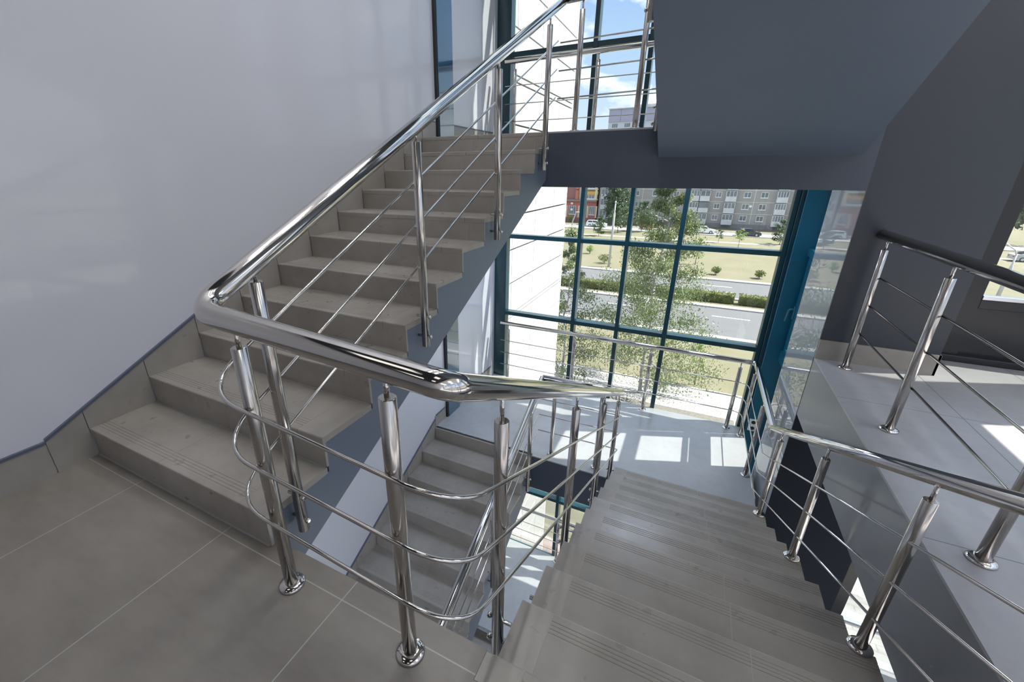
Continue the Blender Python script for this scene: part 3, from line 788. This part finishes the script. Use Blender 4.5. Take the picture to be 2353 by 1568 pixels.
# ------------------------------------------------------------------ buildings outside
# white clad wing beside the window
M_['clad'] = principled('white_cladding', (.46, .46, .46), .30, coat=.4, coatr=.08)
wing = thing('building', (-2, 6.8, GZ), 'white panel clad wing of the building right outside the window', 'building')
MB().box(-6, -.12, YW+.14, 8.55, GZ, 9.5).build('joint_backing', 'rubber', wing)
hz = [GZ, -9.3, -8.2, -7.1, -6.55, -6.0, -5.45, -4.24, -4.17, -3.62, -3.07, -2.52, -1.97, -1.45, -.98, -.915, -.37, .18, .71, 1.26, 1.98, 2.515, 2.60, 3.15, 3.69, 4.24, 4.8, 5.35, 5.9, 6.45, 7.0, 8.2, 9.5]
vy = [YW+.15, 5.60, 6.64, 7.68, 8.53]
m = MB()
for i in range(len(hz)-1):
    for j in range(len(vy)-1): m.box(-.121, -.05, vy[j]+.007, vy[j+1]-.007, hz[i]+.012, hz[i+1]-.012)
m.build('cladding', 'clad', wing)
MB().box(-.11, -.045, 8.535, 8.585, GZ, 9.5).build('corner_trim', 'white_plastic', wing)
MB().box(-6, -.11, 8.55, 8.58, GZ, 9.5).build('end_wall', 'clad', wing)

def A(x, z): return (2.53+(x-2.53)*.958, 1.32+(z-1.32)*.958)      # facade measured on y=118, built on y=113
FB = 113.0
M_['concrete'] = principled('grey_render', (.36, .335, .32), .9, mott=(.32, .30, .285), mscale=.25)
M_['plinth'] = principled('dark_plinth', (.22, .215, .22), .9)
M_['balc'] = principled('balcony_panel', (.62, .62, .64), .8, mott=(.5, .5, .52), mscale=1.0)
M_['upvc'] = principled('white_upvc', (.78, .78, .78), .4)
M_['pane_day'] = principled('window_pane', (.10, .12, .14), .08, spec=.8, mott=(.22, .24, .27), mscale=.4)
M_['jointwhite'] = principled('joint_strip', (.58, .57, .55), .8)
fl = thing('building', (8, FB+6, GZ), 'long grey panel block of flats with white balconies across the road', 'building')
MB().box(A(-21.6, 0)[0], A(36.5, 0)[0], FB, FB+12, GZ+.9, 5.0).build('wall', 'concrete', fl)
MB().box(A(-21.6, 0)[0], A(36.5, 0)[0], FB-.06, FB+12, GZ, GZ+1.0).build('plinth', 'plinth', fl)
MB().box(A(-21.7, 0)[0], A(36.6, 0)[0], FB-.3, FB+12.3, 5.0, 5.3).build('roof', 'jointwhite', fl)
m = MB()
for k in range(5):
    z = A(0, -7.66+2.6*k)[1]; m.box(A(-21.6, 0)[0], A(36.5, 0)[0], FB-.02, FB, z-.05, z+.05)
for x in (-10.9, 13.35, 23.6): xa = A(x, 0)[0]; m.box(xa-.06, xa+.06, FB-.025, FB, GZ+1, 5.0)
m.build('joint_strip', 'jointwhite', fl)
def flat_window(par, x0, x1, z0, z1, y, n=2):
    f = MB(); ring(f, 0, 1, 0, 1, 0, 1, .1) if False else None
    t_ = .07
    f.box(x0, x1, y-.05, y+.02, z0, z0+t_).box(x0, x1, y-.05, y+.02, z1-t_, z1)
    for i in range(n+1):
        xx = x0+(x1-x0-t_)*i/n; f.box(xx, xx+t_, y-.05, y+.02, z0+t_, z1-t_)
    f.box(x0-.05, x1+.05, y-.09, y+.02, z0-.09, z0)
    o_ = f.build('window', 'upvc', par)
    MB().box(x0+.02, x1-.02, y-.012, y+.01, z0+.02, z1-.02).build('pane', 'pane_day', o_)
def balcony(par, x0, x1, zb, y, n, dark=False):
    z0 = zb; pz = z0+1.0; gz = z0+2.3
    b = MB().box(x0, x1, y-.95, y, z0-.05, z0+.06).box(x0, x1, y-1.0, y-.93, z0, pz).box(x0, x0+.07, y-.95, y, z0, gz).box(x1-.07, x1, y-.95, y, z0, gz)
    o_ = b.build('balcony', 'balc', par)
    f = MB(); t_ = .07
    f.box(x0, x1, y-1.0, y-.92, pz, pz+t_).box(x0, x1, y-1.0, y-.92, gz-t_, gz)
    for i in range(n+1):
        xx = x0+(x1-x0-t_)*i/n; f.box(xx, xx+t_, y-1.0, y-.92, pz, gz)
    f.build('glazing_frame', 'plinth' if dark else 'upvc', o_)
    MB().box(x0+.02, x1-.02, y-.965, y-.95, pz, gz).build('pane', 'pane_day', o_)
for k in range(5):
    dz = 2.6*k
    for x in (-13.1, -8.6, -3.7, 5.4, 11.15, 14.5, 20.6, 25.2, 31.5):
        a = A(x, -9.25+dz); b = A(x+(1.2 if x in (5.4, -3.7) else 1.4), -8.06+dz); flat_window(fl, a[0], b[0], a[1], b[1], FB)
    for x0, x1, n in ((-21.0, -19.3, 2), (-17.0, -15.2, 3), (-6.6, -4.7, 3), (.1, 2.0, 3), (2.15, 4.25, 2), (7.5, 9.7, 3), (17.5, 19.6, 4), (28.0, 30.2, 3)):
        a = A(x0, -10.15+dz); b = A(x1, 0); balcony(fl, a[0], b[0], a[1], FB, n, dark=(k == 1 and x0 == 2.15))
dish = MB().lathe([(.02, -.05), (.22, .0), (.34, .12)], (A(12.9, 0)[0], FB-.12, A(0, -6.0)[1]), 18, 'y'); dish.build('satellite_dish', 'upvc', fl)

M_['redwall'] = principled('salmon_render', (.46, .16, .13), .85)
M_['redbrick'] = principled('dull_red_wall', (.30, .14, .125), .9)
M_['yellowwall'] = principled('ochre_panel', (.62, .36, .10), .8)
M_['cream'] = principled('cream_pilaster', (.62, .55, .40), .85)
rb = thing('building', (-26, FB+3, GZ), 'salmon red shop building with ochre balconies at the left end of the flats', 'building')
def B(x0, x1, y0, y1, z0, z1, name, mat, par=rb):
    a = A(x0, z0); b = A(x1, z1); return MB().box(a[0], b[0], FB+y0, FB+y1, a[1], b[1]).build(name, mat, par)
B(-42, -22.2, 0, 9, -10.0, -5.75, 'wall', 'redwall')
B(-42, -22.2, -.1, 9, -11.2, -9.95, 'plinth', 'redbrick')
B(-42, -27.2, .3, 9, -5.75, 6, 'wall', 'redbrick')
B(-27.2, -22.2, .3, 9, -5.75, 6, 'wall', 'cream')
B(-42, -22.1, -.6, .3, -5.75, -5.35, 'sign_band', 'plinth')
for x in (-30.3, -27.0, -24.6, -22.3): B(x, x+.42, -.12, 0, -10.0, -6.9, 'pilaster', 'cream')
for x0, x1 in ((-29.5, -27.6), (-24.0, -22.5)):
    a = A(x0, -9.2); b = A(x1, -7.0); flat_window(rb, a[0], b[0], a[1], b[1], FB, 3)
for k in range(4):
    z = -5.3+2.6*k
    B(-26.0, -21.9, -.5, .3, z-.05, z+.15, 'balcony_floor', 'cream'); B(-26.0, -21.9, -.55, -.45, z+1.3, z+2.1, 'balcony_panel', 'yellowwall')
    B(-22.7, -22.1, -.6, .3, z, z+2.6, 'pilaster', 'cream')
    a = A(-25.8, z+.25); b = A(-22.8, z+1.2); flat_window(rb, a[0], b[0], a[1], b[1], FB-.35, 4)
    B(-27.9, -27.1, -.4, .3, z, z+2.4, 'fin_panel', 'redwall')
for z in (-6.6, -8.2): B(-29.0, -28.4, -.3, 0, z, z+.5, 'air_conditioner', 'upvc')

M_['tower'] = principled('lilac_panels', (.36, .36, .48), .85)
M_['tower2'] = principled('pale_panels', (.52, .54, .62), .85)
tw = thing('building', (-15, 207, GZ), 'distant lilac tower block rising above the landing edge', 'building')
MB().box(-37.5, 8, 200, 214, 21.2, 25.9).build('attic_band', 'tower', tw)
MB().box(-37.5, 8, 200.3, 214, GZ, 21.2).build('wall', 'tower2', tw)
m = MB()
for x in (-32.7, -27.9, -27.6, -23, -18): m.box(x-.08, x+.08, 199.95, 200, 21.2, 25.9)
m.build('joint_strip', 'plinth', tw)
MB().box(-37.8, -27.9, 199.7, 214.3, 25.9, 26.25).box(-27.6, 8.3, 199.7, 214.3, 25.9, 27.0).build('roof', 'balc', tw)
for k in range(5):
    for x in (-36, -31, -25.5, -20.5): flat_window(tw, x, x+2.4, 18.9-2.8*k, 20.6-2.8*k, 200.25, 3)
MB().tube([(-22.6, 205, 27), (-22.6, 205, 28.6), (-21.2, 205, 28.1)], .09, 6).build('aerial', 'plinth', tw)

# far tree line seen through the gallery window
for i, (x, y, h, r) in enumerate(((50, 108, 17, 5.2), (63, 100, 15, 5), (77, 112, 18, 6), (43, 132, 15, 5))):
    tree('broadleaf_tree', x, y, h, r, ['tall tree behind the silver car in the gallery window', 'leafy tree right of the silver car', 'farthest leafy tree at the right', 'leafy tree at the left edge of the gallery window'][i], 'leaf_dark', 'bark', 4200, .38, 40+i, low=.18)
